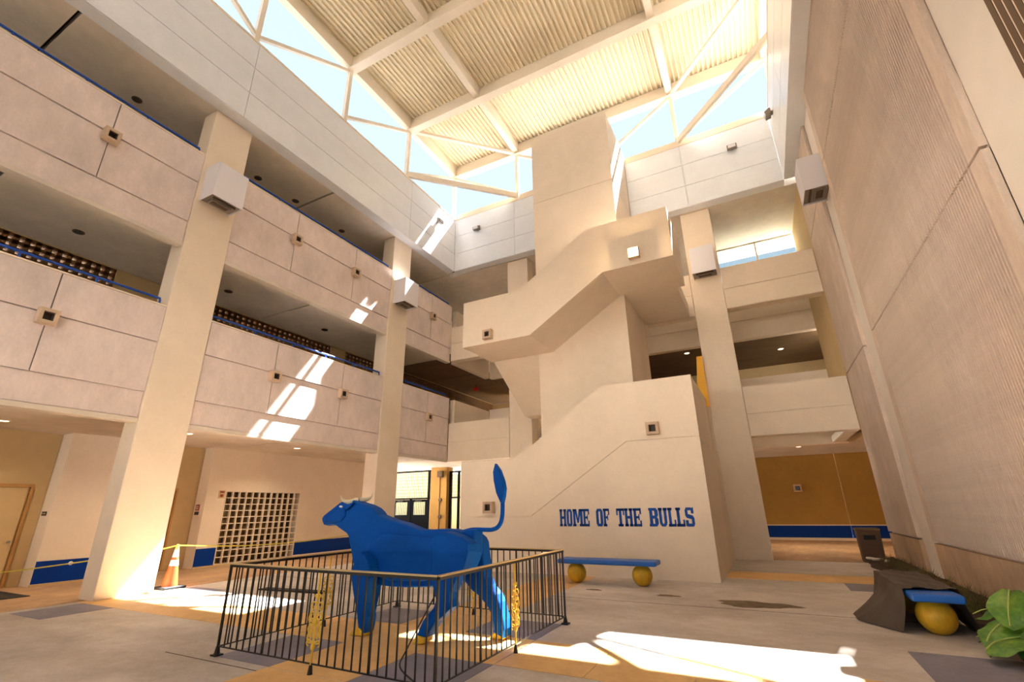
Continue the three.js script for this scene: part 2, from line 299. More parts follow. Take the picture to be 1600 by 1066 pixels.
mesh('ceiling_panel', box(-12.1, -0.45, 12.45, 12.7, -20.83, -27.2), M.soffit, wallRear);
mesh('partition', box(-0.45, -0.25, 8.5, 12.45, -21.1, -27.2), M.cream, wallRear);
const clerestory = structure('window_2');
mesh('pane', box(-0.24, 1.3, 10.83, 12.44, -20.9, -20.88), M.glass, clerestory);
mesh('pane', box(1.32, 2.76, 10.83, 12.44, -20.9, -20.88), M.glass, clerestory);
mesh('frame_bar', box(1.28, 1.34, 10.82, 12.45, -20.93, -20.86), M.cream, clerestory);
for (const y of [10.8, 12.4]) mesh('frame_bar', box(-0.25, 2.77, y, y + 0.05, -20.94, -20.86), M.cream, clerestory);
mesh('side_wall', box(2.77, 3.05, 3.68, 12.45, -17.16, -20.79), M.tan, wallRear);
mesh('ceiling_strip', box(2.4, 6, 3.68, 3.9, -17.64, -20.79), M.soffit, wallRear);
for (const [x0, x1] of [[-12.1, 3.03], [3.05, 8]]) {
  mesh('hall_wall', box(x0, x1, 0.68, 3.8, -27, -27.25), M.hall, wallRear);
  mesh('blue_band', box(x0, x1, 0.12, 0.64, -27, -27.24), M.blueBand, wallRear);
}
mesh('band_cap', box(-12.1, 8, 0.64, 0.68, -26.98, -27.24), M.cream, wallRear);
mesh('base_strip', box(-12.1, 8, 0.004, 0.12, -26.98, -27.24), M.cream, wallRear);
mesh('hall_wall', box(3.08, 8.2, 0, 3.9, -17.2, -17.44), M.hall, wallRear);
mesh('gallery_wall', box(4, 4.2, 4.3, 8.12, -21.1, -26), M.tan, wallRear);
mesh('hall_wall', box(8, 8.2, 0, 3.8, -17.5, -27.2), M.hall, wallRear);

// ---------------------------------------------------------------- right wall: ribbed concrete panels between columns
const wallRight = structure('wall_right');
function ribbed(z0, z1, y0, y1, x, pitch, depth, margin) {   // vertical ribs on a concrete panel facing -x
  const pts = [[z0, x + 0.3], [z0, x]]; const n = Math.floor((z0 - z1 - 2 * margin) / pitch), zs = z0 - margin - ((z0 - z1 - 2 * margin) - n * pitch) / 2;
  for (let k = 0; k < n; k++) { const z = zs - k * pitch; pts.push([z, x], [z - pitch * 0.06, x + depth], [z - pitch * 0.6, x + depth], [z - pitch * 0.66, x]); }
  pts.push([z1, x], [z1, x + 0.3]);
  const s = new THREE.Shape(pts.map(([z, px]) => new THREE.Vector2(px, z)));   // shape x = world x, shape y = world z
  const g = new THREE.ExtrudeGeometry(s, { depth: y1 - y0, bevelEnabled: false }); g.rotateX(Math.PI / 2); g.translate(0, y1, 0); return uvBox(g);
}
const yRows = [[0.85, 5.33], [5.37, 10.11], [10.15, 12.45]];
for (const [y0, y1] of yRows) {
  mesh('ribbed_panel', ribbed(-6.22, -12.93, y0, y1, 2.77, 0.073, 0.05, 0.3), M.rib, wallRight);
  mesh('plain_panel', box(2.77, 3.07, y0, y1, -14.12, -17.15), M.rib, wallRight);
}
for (const [z0, z1] of [[-14.12, -15.6], [-15.62, -17.15], [-6.22, -9.0], [-9.02, -11.86], [-11.88, -12.93], [-5.25, -2.0], [-1.98, 1.3]]) mesh('base_panel', box(2.78, 3.07, 0, 0.81, z0, z1), M.base, wallRight);
mesh('backing', box(2.85, 3.05, 0, 12.45, -6.22, -12.93), M.rib, wallRight);
mesh('backing', box(2.85, 3.05, 0, 12.45, -14.12, -17.1), M.rib, wallRight);
for (const [z0, z1] of [[-12.93, -14.12], [-5.25, -6.22]]) mesh('column', box(2.86, 3.4, 0, 12.45, z0, z1), M.pale, wallRight);
mesh('backing', box(2.84, 3.05, 0, 12.45, 8, -5.24), M.cream, wallRight);
for (const [y0, y1] of [[0.85, 5.3], [5.4, 12.45]]) for (let k = 0; k < 60; k++) { const z = -5.27 + k * 0.11; mesh('slat', box(2.833, 2.845, y0, y1, z, z + 0.08), M.slat, wallRight); }
panelled(wallRight, 'fascia', (a0, a1, y0, y1, d = 0) => box(2.38 + d, 2.9, y0, y1, a0, a1), grid([8, 1.6, -5.88, -13.3, -16.7], [12.45, 13.4, 14.38, 15.33], false), M.fascia, 0.009);
mesh('coping', box(2.37, 2.9, 15.33, 15.4, 8, -16.69), M.cream, wallRight);
mesh('roof_slab', box(2.9, 12, 14.9, 15.28, 8, -17.0), M.roofTop, wallRight);

// ---------------------------------------------------------------- raised roof over the court
const roof = structure('ceiling');
{
  const X = [-11.9, -8.22, -0.87, 2.75], Z = [-16.8, -13.08, -9.46, -5.82, -2.16, 1.5, 5.16];
  const deckPanel = (w, L, n) => {   // trapezoid deck, ribs along z
    const p = w / n, top = 0.11, pts = [[0, top], [0, 0.085]];
    for (let k = 0; k < n; k++) pts.push([k * p + p * 0.3, 0.085], [k * p + p * 0.38, 0], [k * p + p * 0.76, 0], [k * p + p * 0.84, 0.085]);
    pts.push([w, 0.085], [w, top]);
    return plate(pts, 0, L);
  };
  const ribs = [19, 38, 19];
  for (let i = 0; i < 3; i++) { const g = deckPanel(X[i + 1] - X[i], 3.66, ribs[i]); for (let j = 0; j < 6; j++) mesh('deck_panel', g, M.deck, roof).position.set(X[i], 18.68, Z[j]); }
  mesh('roof_cover', box(-12.15, 3.0, 18.8, 18.9, 5.3, -17.1), M.roofTop, roof);
  mesh('gutter', box(-12.1, 2.95, 18.12, 18.8, -16.97, -17.1), M.steel, roof);
  for (const z of Z) {
    mesh('cross_beam', merge([box(-11.9, 2.75, 18.06, 18.7, z - 0.06, z + 0.06), box(-11.9, 2.75, 18.02, 18.08, z - 0.16, z + 0.16)]), M.steel, roof);
  }
  for (const x of [X[1], X[2]]) for (let j = 0; j < 6; j++) mesh('purlin_beam', box(x - 0.13, x + 0.13, 18.18, 18.7, Z[j] + 0.06, Z[j + 1] - 0.06), M.steel, roof);
  for (const x of [X[0], X[3]]) mesh('edge_beam', box(x - 0.13, x + 0.13, 18.1, 18.7, 5.2, -16.9), M.steel, roof);
  const st = 0.15, yb = 15.36, yt = 18.08;
  for (const x of [X[0], X[3]]) for (const z of Z) mesh('post', box(x - st / 2, x + st / 2, yb, yt, z - st / 2, z + st / 2), M.steel, roof);
  for (const x of [X[1], -4.55, X[2]]) mesh('post', box(x - st / 2, x + st / 2, yb, yt, -16.8 - st / 2, -16.8 + st / 2), M.steel, roof);
  const brace = (a, b, w = 0.12) => mesh('brace', bar(a, b, w, w), M.steel, roof);
  for (const x of [X[0], X[3]]) { brace(V(x, 15.75, Z[3]), V(x, 18.05, Z[2])); brace(V(x, 15.75, Z[2]), V(x, 18.05, Z[1])); brace(V(x, 15.75, Z[1]), V(x, 18.05, Z[0])); brace(V(x, 15.75, Z[3]), V(x, 18.05, Z[4])); brace(V(x, 15.75, Z[4]), V(x, 18.05, Z[5])); }
  brace(V(X[1], 15.75, -16.8), V(X[0], 18.05, -16.8)); brace(V(-4.55, 15.75, -16.8), V(X[1], 18.05, -16.8));
  brace(V(-4.55, 15.75, -16.8), V(X[2], 18.05, -16.8)); brace(V(X[2], 15.75, -16.8), V(X[3], 18.05, -16.8));
  for (const [a, b] of [[X[0], X[1]], [X[3], X[2]]]) mesh('corner_brace', bar(V(a, 15.66, Z[1]), V(b, 15.66, -16.8), 0.12, 0.24), M.steel, roof);
  brace(V(X[0], 18.15, Z[1]), V(X[1], 18.15, Z[0]), 0.14); brace(V(X[3], 18.15, Z[1]), V(X[2], 18.15, Z[0]), 0.14);
}

// ---------------------------------------------------------------- staircase
const stair = thing('staircase', 'cream concrete staircase climbing round a tall square tower', 'staircase', [-4.6, 0, -12.14]);
{
  const f0 = -12.38, f1 = -12.14, g = 0.009;
  part(stair, 'front_wall', plate([[-8.04, 0], [-1.23, 0], [-1.23, 3.17 - g], [-3.0, 3.17 - g], [-5.76, 1.38 - g], [-8.04, 1.38 - g]], f0, f1), M.cream);
  part(stair, 'front_wall', plate([[-8.04, 1.38 + g], [-5.76 - 0.005, 1.38 + g], [-3.0 - 0.005, 3.17 + g], [-1.23, 3.17 + g], [-1.23, 4.7], [-3.57, 4.7], [-6.16, 2.93], [-8.04, 2.93]], f0, f1), M.cream);
  part(stair, 'wall_backing', plate([[-8.04, 0], [-1.25, 0], [-1.25, 4.69], [-3.57, 4.69], [-6.16, 2.92], [-8.04, 2.92]], f0 - 0.02, f1 - 0.03), M.cream);
  part(stair, 'side_wall', box(-1.47, -1.232, 0, 3.16, f0, -17.18), M.cream);
  part(stair, 'side_wall', box(-1.47, -1.232, 3.178, 4.7, f0, -15.4), M.cream);
  part(stair, 'side_wall', box(-8.04, -7.8, 0, 2.93, f0, -15.9), M.cream);
  const st = [[-6.16, 1.6]]; for (let k = 0; k < 10; k++) { const x = -6.1 + k * 0.26; st.push([x, 1.86 + k * 0.176], [x + 0.26, 1.86 + k * 0.176]); } st.push([-1.48, 3.62], [-1.48, 3.3], [-3.2, 3.3]);
  part(stair, 'lower_steps', plate(st, -14.03, f0 - 0.02), M.soffit);
  part(stair, 'low_landing', box(-7.8, -6.1, 1.6, 1.86, f0 - 0.02, -15.9), M.soffit);
  part(stair, 'core_tower', box(-6.2, -3.08, 0, 12.72, -14.05, -17.08), M.cream);
  part(stair, 'core_tower', box(-6.2, -3.08, 12.735, 15.8, -14.05, -17.08), M.cream);
  part(stair, 'added_tower_cap', box(-6.15, -3.13, 15.8, 15.812, -14.1, -17.05), M.roofTop);  // unseen dark cap, added to cut sun bounce onto the deck
  const up = part(stair, 'upper_parapet', plate([[-8.07, 6.57], [-5.65, 6.57], [-3.23, 8.1], [-1.22, 8.1], [-1.22, 9.69], [-3.64, 9.69], [-5.97, 8.16], [-8.07, 8.16]], f0, f1), M.cream);
  part(stair, 'flight_slab', plate([[-8.06, 6.575], [-5.65, 6.575], [-3.23, 8.105], [-1.23, 8.105], [-1.23, 8.6], [-3.5, 8.6], [-5.8, 7.05], [-8.06, 7.05]], -14.04, f0), M.cream);
  part(stair, 'end_parapet', box(-8.07, -7.85, 7.05, 8.16, f0, -14.05), M.cream);
  part(stair, 'end_parapet', box(-1.45, -1.22, 8.1, 9.69, f0, -14.3), M.cream);
  part(stair, 'landing_slab', box(-3.07, -1.45, 8.105, 8.6, -14.04, -17.1), M.cream);
  const along = (pts, x0, x1) => { const g2 = plate(pts.map(([z, y]) => [-z, y]), x0, x1); g2.rotateY(Math.PI / 2); return uvBox(g2); };   // outline in z,y pushed along x
  part(stair, 'rear_flight', along([[-14.05, 6.575], [-16.5, 5.0], [-17.19, 5.0], [-17.19, 5.4], [-16.4, 5.4], [-14.05, 7.05]], -7.98, -6.21), M.cream);
  part(stair, 'rear_parapet', along([[-14.06, 7.06], [-16.4, 5.41], [-17.15, 5.41], [-17.15, 6.5], [-16.5, 6.5], [-14.06, 8.16]], -7.98, -7.8), M.cream);
  part(stair, 'yellow_panel', plate([[-1.62, 4.72], [-1.24, 4.72], [-1.24, 6.5], [-1.42, 6.5]], -16.9, -16.84), M.yellow);
}

// ---------------------------------------------------------------- unseen end wall behind the camera, added to cut the front light
const addedWallFront = structure('added_wall_front');
mesh('upper_wall', box(-12.1, 2.77, 4.2, 15.33, 8, 8.3), M.cream, addedWallFront);
mesh('roof_slab', box(-20, 12, 14.9, 15.28, 8.3, 16), M.roofTop, addedWallFront);
// ---------------------------------------------------------------- painted words on the stair wall
{
  const t = thing('wall_lettering', 'blue slab-serif words painted on the cream stair wall', 'lettering', [-3.27, 1.14, -12.14]);
  const R = (x0, y0, x1, y1) => ({ p: [[x0, y0], [x1, y0], [x1, y1], [x0, y1]] });
  const ring = (h) => ({ p: [[0.2, 0], [0.8, 0], [1, 0.16], [1, 0.84], [0.8, 1], [0.2, 1], [0, 0.84], [0, 0.16]], h: [h] });
  const hole = (x0, y0, x1, y1) => [[x0, y0], [x0, y1], [x1, y1], [x1, y0]];
  const G = {
    H: [R(0.06, 0, 0.36, 1), R(0.64, 0, 0.94, 1), R(0, 0, 0.43, 0.14), R(0, 0.86, 0.43, 1), R(0.57, 0, 1, 0.14), R(0.57, 0.86, 1, 1), R(0.3, 0.43, 0.7, 0.58)],
    O: [ring(hole(0.38, 0.16, 0.62, 0.84))],
    M: [R(0.04, 0, 0.26, 1), R(0.72, 0, 0.96, 1), R(0, 0, 0.32, 0.14), R(0.64, 0, 1, 0.14), R(0, 0.86, 0.3, 1), R(0.7, 0.86, 1, 1), { p: [[0.42, 0.2], [0.56, 0.2], [0.38, 1], [0.18, 1]] }, { p: [[0.44, 0.2], [0.58, 0.2], [0.82, 1], [0.62, 1]] }],
    E: [R(0.08, 0, 0.4, 1), R(0, 0, 1, 0.14), R(0, 0.86, 1, 1), R(0.3, 0.44, 0.74, 0.57), R(0.82, 0, 1, 0.33), R(0.82, 0.67, 1, 1), R(0.64, 0.34, 0.77, 0.67)],
    F: [R(0.08, 0, 0.42, 1), R(0, 0, 0.56, 0.14), R(0, 0.86, 1, 1), R(0.3, 0.44, 0.74, 0.57), R(0.8, 0.64, 1, 1), R(0.64, 0.34, 0.77, 0.67)],
    T: [R(0.34, 0, 0.66, 1), R(0.18, 0, 0.82, 0.14), R(0, 0.86, 1, 1), R(0, 0.62, 0.17, 1), R(0.83, 0.62, 1, 1)],
    B: [{ p: [[0, 0], [0.8, 0], [1, 0.15], [1, 0.4], [0.88, 0.5], [1, 0.6], [1, 0.86], [0.82, 1], [0, 1], [0, 0.86], [0.08, 0.86], [0.08, 0.14], [0, 0.14]], h: [hole(0.42, 0.15, 0.62, 0.42), hole(0.42, 0.59, 0.62, 0.85)] }],
    U: [R(0.07, 0.2, 0.38, 1), R(0.62, 0.2, 0.93, 1), { p: [[0.07, 0.22], [0.13, 0.1], [0.3, 0], [0.7, 0], [0.87, 0.1], [0.93, 0.22], [0.62, 0.24], [0.56, 0.15], [0.44, 0.15], [0.38, 0.24]] }, R(0, 0.86, 0.44, 1), R(0.56, 0.86, 1, 1)],
    L: [R(0.1, 0, 0.45, 1), R(0, 0, 1, 0.14), R(0, 0.86, 0.58, 1), R(0.8, 0, 1, 0.36)],
    S: [{ p: [[0.12, 0], [0.85, 0], [1, 0.14], [1, 0.44], [0.85, 0.58], [0.32, 0.66], [0.32, 0.85], [0.68, 0.85], [0.7, 0.68], [0.98, 0.68], [0.98, 1], [0.84, 1], [0.8, 0.95], [0.7, 1], [0.16, 1], [0, 0.86], [0, 0.58], [0.14, 0.46], [0.68, 0.38], [0.68, 0.16], [0.34, 0.16], [0.3, 0.34], [0, 0.34], [0, 0], [0.06, 0.04]] }],
  };
  for (const [c, u0, u1] of [['H', 82, 157], ['O', 162, 224], ['M', 230, 342], ['E', 342, 410], ['O', 485, 556], ['F', 560, 624], ['T', 698, 778], ['H', 780, 862], ['E', 866, 946], ['B', 1020, 1108], ['U', 1112, 1196], ['L', 1200, 1272], ['L', 1276, 1352], ['S', 1360, 1440]]) {
    const x0 = -4.93 + (u0 - 82) * 3.33 / 1358, w = (u1 - u0) * 3.33 / 1358, h = 0.415;
    const geo = merge(G[c].map((s) => plate(s.p.map(([x, y]) => [x0 + x * w, 1.14 + y * h]), -12.14, -12.136, { holes: (s.h || []).map((q) => q.map(([x, y]) => [x0 + x * w, 1.14 + y * h])) })));
    part(t, 'letter_' + c.toLowerCase(), geo, M.paintBlue);
  }
}

// ---------------------------------------------------------------- blue bull of thick cut-out layers
const BULL = {
  body: [[-6.477,1.496],[-6.44,1.54],[-6.268,1.638],[-6.12,1.724],[-6.059,1.743],[-5.948,1.737],[-5.842,1.768],[-5.761,1.734],[-5.667,1.71],[-5.543,1.682],[-5.42,1.637],[-5.341,1.584],[-5.293,1.537],[-5.19,1.505],[-5.017,1.459],[-4.808,1.418],[-4.655,1.373],[-4.522,1.335],[-4.367,1.331],[-4.241,1.336],[-4.093,1.342],[-3.947,1.338],[-3.791,1.315],[-3.686,1.339],[-3.571,1.339],[-3.565,1.29],[-3.575,1.177],[-3.568,1.053],[-3.606,0.946],[-3.656,0.857],[-3.745,0.776],[-3.836,0.763],[-3.877,0.707],[-4.053,0.641],[-4.345,0.604],[-4.687,0.584],[-4.965,0.578],[-5.192,0.589],[-5.387,0.637],[-5.592,0.717],[-5.712,0.863],[-5.779,1.046],[-5.821,1.137],[-5.856,1.23],[-5.9,1.271],[-5.998,1.312],[-6.115,1.365],[-6.157,1.381],[-6.23,1.39],[-6.324,1.379],[-6.416,1.392],[-6.457,1.441]],
  near_foreleg: [[-5.347,1.041],[-5.259,1.006],[-5.176,0.919],[-5.129,0.822],[-5.124,0.702],[-5.137,0.582],[-5.152,0.486],[-5.158,0.392],[-5.121,0.302],[-5.096,0.235],[-5.108,0.12],[-5.133,0.037],[-5.241,0.069],[-5.272,0.175],[-5.304,0.289],[-5.343,0.38],[-5.396,0.507],[-5.457,0.686],[-5.48,0.784],[-5.445,0.873],[-5.404,0.987]],
  hoof_a: [[-5.264,0.113],[-5.2,0.096],[-5.128,0.042],[-5.135,0.015],[-5.258,-0.001],[-5.384,-0.006],[-5.368,0.03]],
  far_foreleg: [[-5.799,0.868],[-5.698,0.864],[-5.611,0.798],[-5.553,0.651],[-5.549,0.491],[-5.581,0.332],[-5.615,0.148],[-5.651,0.011],[-5.713,-0.007],[-5.754,0.112],[-5.742,0.243],[-5.739,0.348],[-5.794,0.479],[-5.834,0.653],[-5.83,0.791]],
  haunch: [[-4.048,1.281],[-3.979,1.31],[-3.886,1.318],[-3.771,1.301],[-3.634,1.263],[-3.534,1.221],[-3.487,1.176],[-3.486,1.083],[-3.518,0.982],[-3.544,0.915],[-3.591,0.848],[-3.633,0.805],[-3.657,0.779],[-3.702,0.705],[-3.757,0.601],[-3.764,0.52],[-3.737,0.442],[-3.82,0.377],[-3.899,0.312],[-3.98,0.261],[-4.063,0.155],[-4.111,0.086],[-4.255,0.101],[-4.229,0.161],[-4.174,0.262],[-4.089,0.354],[-4.01,0.424],[-3.977,0.513],[-4.012,0.62],[-4.062,0.706],[-4.083,0.806],[-4.074,0.92],[-4.078,0.948],[-4.089,1.165]],
  hoof_b: [[-4.263,0.1],[-4.111,0.086],[-4.115,0.035],[-4.173,0.004],[-4.263,-0.005],[-4.309,-0.004],[-4.289,0.04]],
  far_hind: [[-3.784,1.271],[-3.717,1.26],[-3.658,1.22],[-3.622,1.164],[-3.61,1.081],[-3.589,0.952],[-3.575,0.843],[-3.563,0.718],[-3.518,0.636],[-3.462,0.573],[-3.404,0.527],[-3.353,0.439],[-3.327,0.345],[-3.295,0.233],[-3.276,0.141],[-3.297,0.042],[-3.451,0.096],[-3.435,0.128],[-3.461,0.22],[-3.477,0.303],[-3.547,0.394],[-3.66,0.496],[-3.776,0.556],[-3.895,0.662],[-3.927,0.775],[-3.94,0.793],[-3.846,0.982],[-3.825,1.152]],
  hoof_c: [[-3.449,0.098],[-3.301,0.042],[-3.331,0.012],[-3.438,0.009],[-3.536,0.016],[-3.479,0.067]],
  tail: [[-3.803,1.306],[-3.686,1.33],[-3.582,1.334],[-3.469,1.332],[-3.357,1.335],[-3.279,1.363],[-3.229,1.421],[-3.206,1.502],[-3.2,1.574],[-3.199,1.685]],
  tuft: [[-3.216,1.672],[-3.283,1.801],[-3.321,1.961],[-3.331,2.078],[-3.296,2.189],[-3.226,2.103],[-3.166,1.955],[-3.146,1.854],[-3.158,1.755],[-3.182,1.671]],
  horn: [[-5.81,1.756],[-5.918,1.748],[-6.011,1.739],[-6.088,1.784],[-6.136,1.836],[-5.795,1.756],[-5.704,1.765],[-5.654,1.791],[-5.641,1.834],[-6.064,1.688],[-5.88,1.644]],
};

{
  const t = thing('bull_statue', 'blue bull statue with raised tail standing inside the railing', 'statue', [-4.7, 0.004, -5.86]);
  const o = { bevel: 0.03, bevelSize: 0.025, segments: 3 }, lift = (p) => p.map(([x, y]) => [x, Math.max(y, 0.012) ]);
  part(t, 'body', plate(BULL.body, -5.98, -5.74, { bevel: 0.04, bevelSize: 0.025, segments: 4 }), M.bull);
  const tailLine = new THREE.CatmullRomCurve3(BULL.tail.map(([x, y]) => V(x, y, -5.86)));
  part(t, 'tail', new THREE.TubeGeometry(tailLine, 40, 0.029, 10, false), M.bull);
  part(t, 'tail_tuft', plate(BULL.tuft, -5.91, -5.81, { bevel: 0.03, bevelSize: 0.02 }), M.bull);
  // swelling flank and neck on the near and far side of the body layer
  const flank = [[-5.3, 0.72], [-4.95, 0.66], [-4.4, 0.68], [-4.0, 0.75], [-3.76, 0.88], [-3.66, 1.04], [-3.74, 1.18], [-3.98, 1.25], [-4.4, 1.24], [-4.85, 1.28], [-5.15, 1.28], [-5.4, 1.15], [-5.45, 0.95]];
  part(t, 'flank', plate(flank, -5.8, -5.68, { bevel: 0.05, bevelSize: 0.1, segments: 5 }), M.bull);
  part(t, 'flank', plate(flank, -6.04, -5.92, { bevel: 0.05, bevelSize: 0.1, segments: 5 }), M.bull);
  part(t, 'foreleg', plate(lift(BULL.near_foreleg), -5.68, -5.48, o), M.bull);
  part(t, 'hind_leg', plate(lift(BULL.haunch), -5.7, -5.48, o), M.bull);
  part(t, 'foreleg', plate(lift(BULL.far_foreleg), -6.24, -6.02, o), M.bull);
  part(t, 'hind_leg', plate(lift(BULL.far_hind), -6.24, -6.02, o), M.bull);
  for (const [k, z] of [['hoof_a', -5.55], ['hoof_b', -5.56], ['hoof_c', -6.16]]) part(t, 'hoof', plate(lift(BULL[k]), z - 0.1, z + 0.09, { bevel: 0.02 }), M.hoof);
  part(t, 'hoof', plate([[-5.8, 0.006], [-5.62, 0.006], [-5.64, 0.05], [-5.7, 0.07]], -6.25, -6.08, { bevel: 0.015 }), M.hoof);
  const horn = (pts) => { const c = new THREE.CatmullRomCurve3(pts), L = []; for (let k = 0; k < 12; k++) L.push(rod(c.getPoint(k / 12), c.getPoint((k + 1.15) / 12.15 > 1 ? 1 : (k + 1) / 12), 0.045 * (1 - k / 12) + 0.006, 10, 0.045 * (1 - (k + 1) / 12) + 0.006)); return merge(L); };
  part(t, 'horn', horn([V(-5.83, 1.75, -5.84), V(-5.86, 1.735, -5.76), V(-5.91, 1.735, -5.69), V(-5.96, 1.77, -5.65), V(-5.99, 1.83, -5.64)]), M.horn);
  part(t, 'horn', horn([V(-5.83, 1.75, -5.88), V(-5.79, 1.765, -5.97), V(-5.77, 1.79, -6.04), V(-5.77, 1.83, -6.09), V(-5.78, 1.88, -6.11)]), M.horn);
  const e = new THREE.SphereGeometry(0.03, 14, 10); e.scale(1.3, 0.8, 0.5); e.translate(-6.06, 1.66, -5.735); part(t, 'eye', e, M.white);
  part(t, 'ear', plate([[-5.92, 1.6], [-5.8, 1.67], [-5.76, 1.73], [-5.86, 1.7]], -5.72, -5.69, { bevel: 0.008 }), M.bull);
  part(t, 'cheek', plate([[-6.4, 1.44], [-6.2, 1.42], [-6.02, 1.44], [-5.93, 1.53], [-5.96, 1.63], [-6.08, 1.67], [-6.25, 1.59], [-6.39, 1.51]], -5.76, -5.715, { bevel: 0.02, bevelSize: 0.04, segments: 4 }), M.bull);
}

// ---------------------------------------------------------------- iron railing round the bull
{
  const t = thing('iron_railing', 'square black iron railing with gilded scroll bars around the blue bull', 'railing', [-4.55, 0.004, -5.68]);
  const C = [V(-6.14, 0, -4.12), V(-2.94, 0, -4.09), V(-2.93, 0, -7.25), V(-6.1, 0, -7.28)];
  const scroll = (cx, cy, r, turns, dir, up) => { const p = []; for (let k = 0; k <= 22; k++) { const a = k / 22 * turns * Math.PI * 2, q = r * (1 - k / 22 * 0.8); p.push(V(cx + dir * (r - q * Math.cos(a)), cy + up * q * Math.sin(a), 0)); } return tube(p, 0.0085, 26, 6); };
  const ornament = () => {
    const L = [rod(V(0, 0.05, 0), V(0, 0.99, 0), 0.012, 8)];
    for (const [y, up, r] of [[0.62, 1, 0.055], [0.55, -1, 0.055], [0.4, 1, 0.06], [0.33, -1, 0.06], [0.48, 1, 0.03]]) for (const d of [-1, 1]) L.push(scroll(0, y, r, 1.1, d, up));
    for (const y of [0.72, 0.475, 0.25]) { const s = new THREE.SphereGeometry(0.026, 12, 8); s.scale(1, 1.4, 1); s.translate(0, y, 0); L.push(s); }
    for (const d of [-1, 1]) { L.push(tube([V(0, 0.24, 0), V(d * 0.03, 0.29, 0), V(d * 0.085, 0.31, 0), V(d * 0.1, 0.27, 0), V(d * 0.075, 0.25, 0)], 0.008, 16, 6)); L.push(tube([V(0, 0.7, 0), V(d * 0.03, 0.74, 0), V(d * 0.05, 0.72, 0)], 0.008, 10, 6)); L.push(tube([V(d * 0.1, 0.34, 0), V(d * 0.06, 0.42, 0), V(d * 0.105, 0.5, 0), V(d * 0.06, 0.58, 0)], 0.008, 16, 6)); }
    return merge(L);
  };
  const og = ornament(), n = 28;
  for (let s = 0; s < 4; s++) {
    const a = C[s], b = C[(s + 1) % 4], dir = V().subVectors(b, a).normalize(), yaw = -Math.atan2(dir.z, dir.x);
    part(t, 'top_rail', bar(V(a.x, 0.975, a.z), V(b.x, 0.975, b.z), 0.045, 0.03), M.iron);
    part(t, 'rail_sheen', bar(V(a.x, 0.995, a.z), V(b.x, 0.995, b.z), 0.055, 0.012), M.railSheen);  // pale strip on the dark rail, painting the light reflected along its top
    part(t, 'bottom_rail', bar(V(a.x, 0.1, a.z), V(b.x, 0.1, b.z), 0.016, 0.012), M.iron);
    for (let k = 0; k <= n; k++) {
      if (k === n) continue;
      const p = V().lerpVectors(a, b, k / n);
      if (k === n / 2) { const m = mesh('scroll_bar', og, M.gold, t); m.position.set(p.x + 4.55, 0, p.z + 5.68); m.rotation.y = yaw; part(t, 'foot', rod(V(p.x, 0.004, p.z), V(p.x, 0.09, p.z), 0.028, 8, 0.016), M.iron); continue; }
      const w = k === 0 ? 0.024 : k % 7 === 0 ? 0.02 : 0.013;
      part(t, 'bar', box(p.x - w / 2, p.x + w / 2, k ? 0.1 : 0.02, 0.965, p.z - w / 2, p.z + w / 2), M.iron);
    }
    part(t, 'foot', merge([box(a.x - 0.05, a.x + 0.05, 0.004, 0.02, a.z - 0.05, a.z + 0.05), rod(V(a.x, 0.018, a.z), V(a.x, 0.11, a.z), 0.036, 8, 0.018)]), M.iron);
  }
}
{
  const t = thing('power_cord', 'thin black cord hanging from the bull down to the floor', 'cord', [-4.2, 0.004, -5.35]);
  part(t, 'cable', tube([V(-4.02, 0.62, -5.6), V(-4.05, 0.3, -5.3), V(-4.02, 0.06, -5.0), V(-3.85, 0.016, -4.7), V(-3.3, 0.016, -4.3)], 0.009, 40, 6), M.black);
}

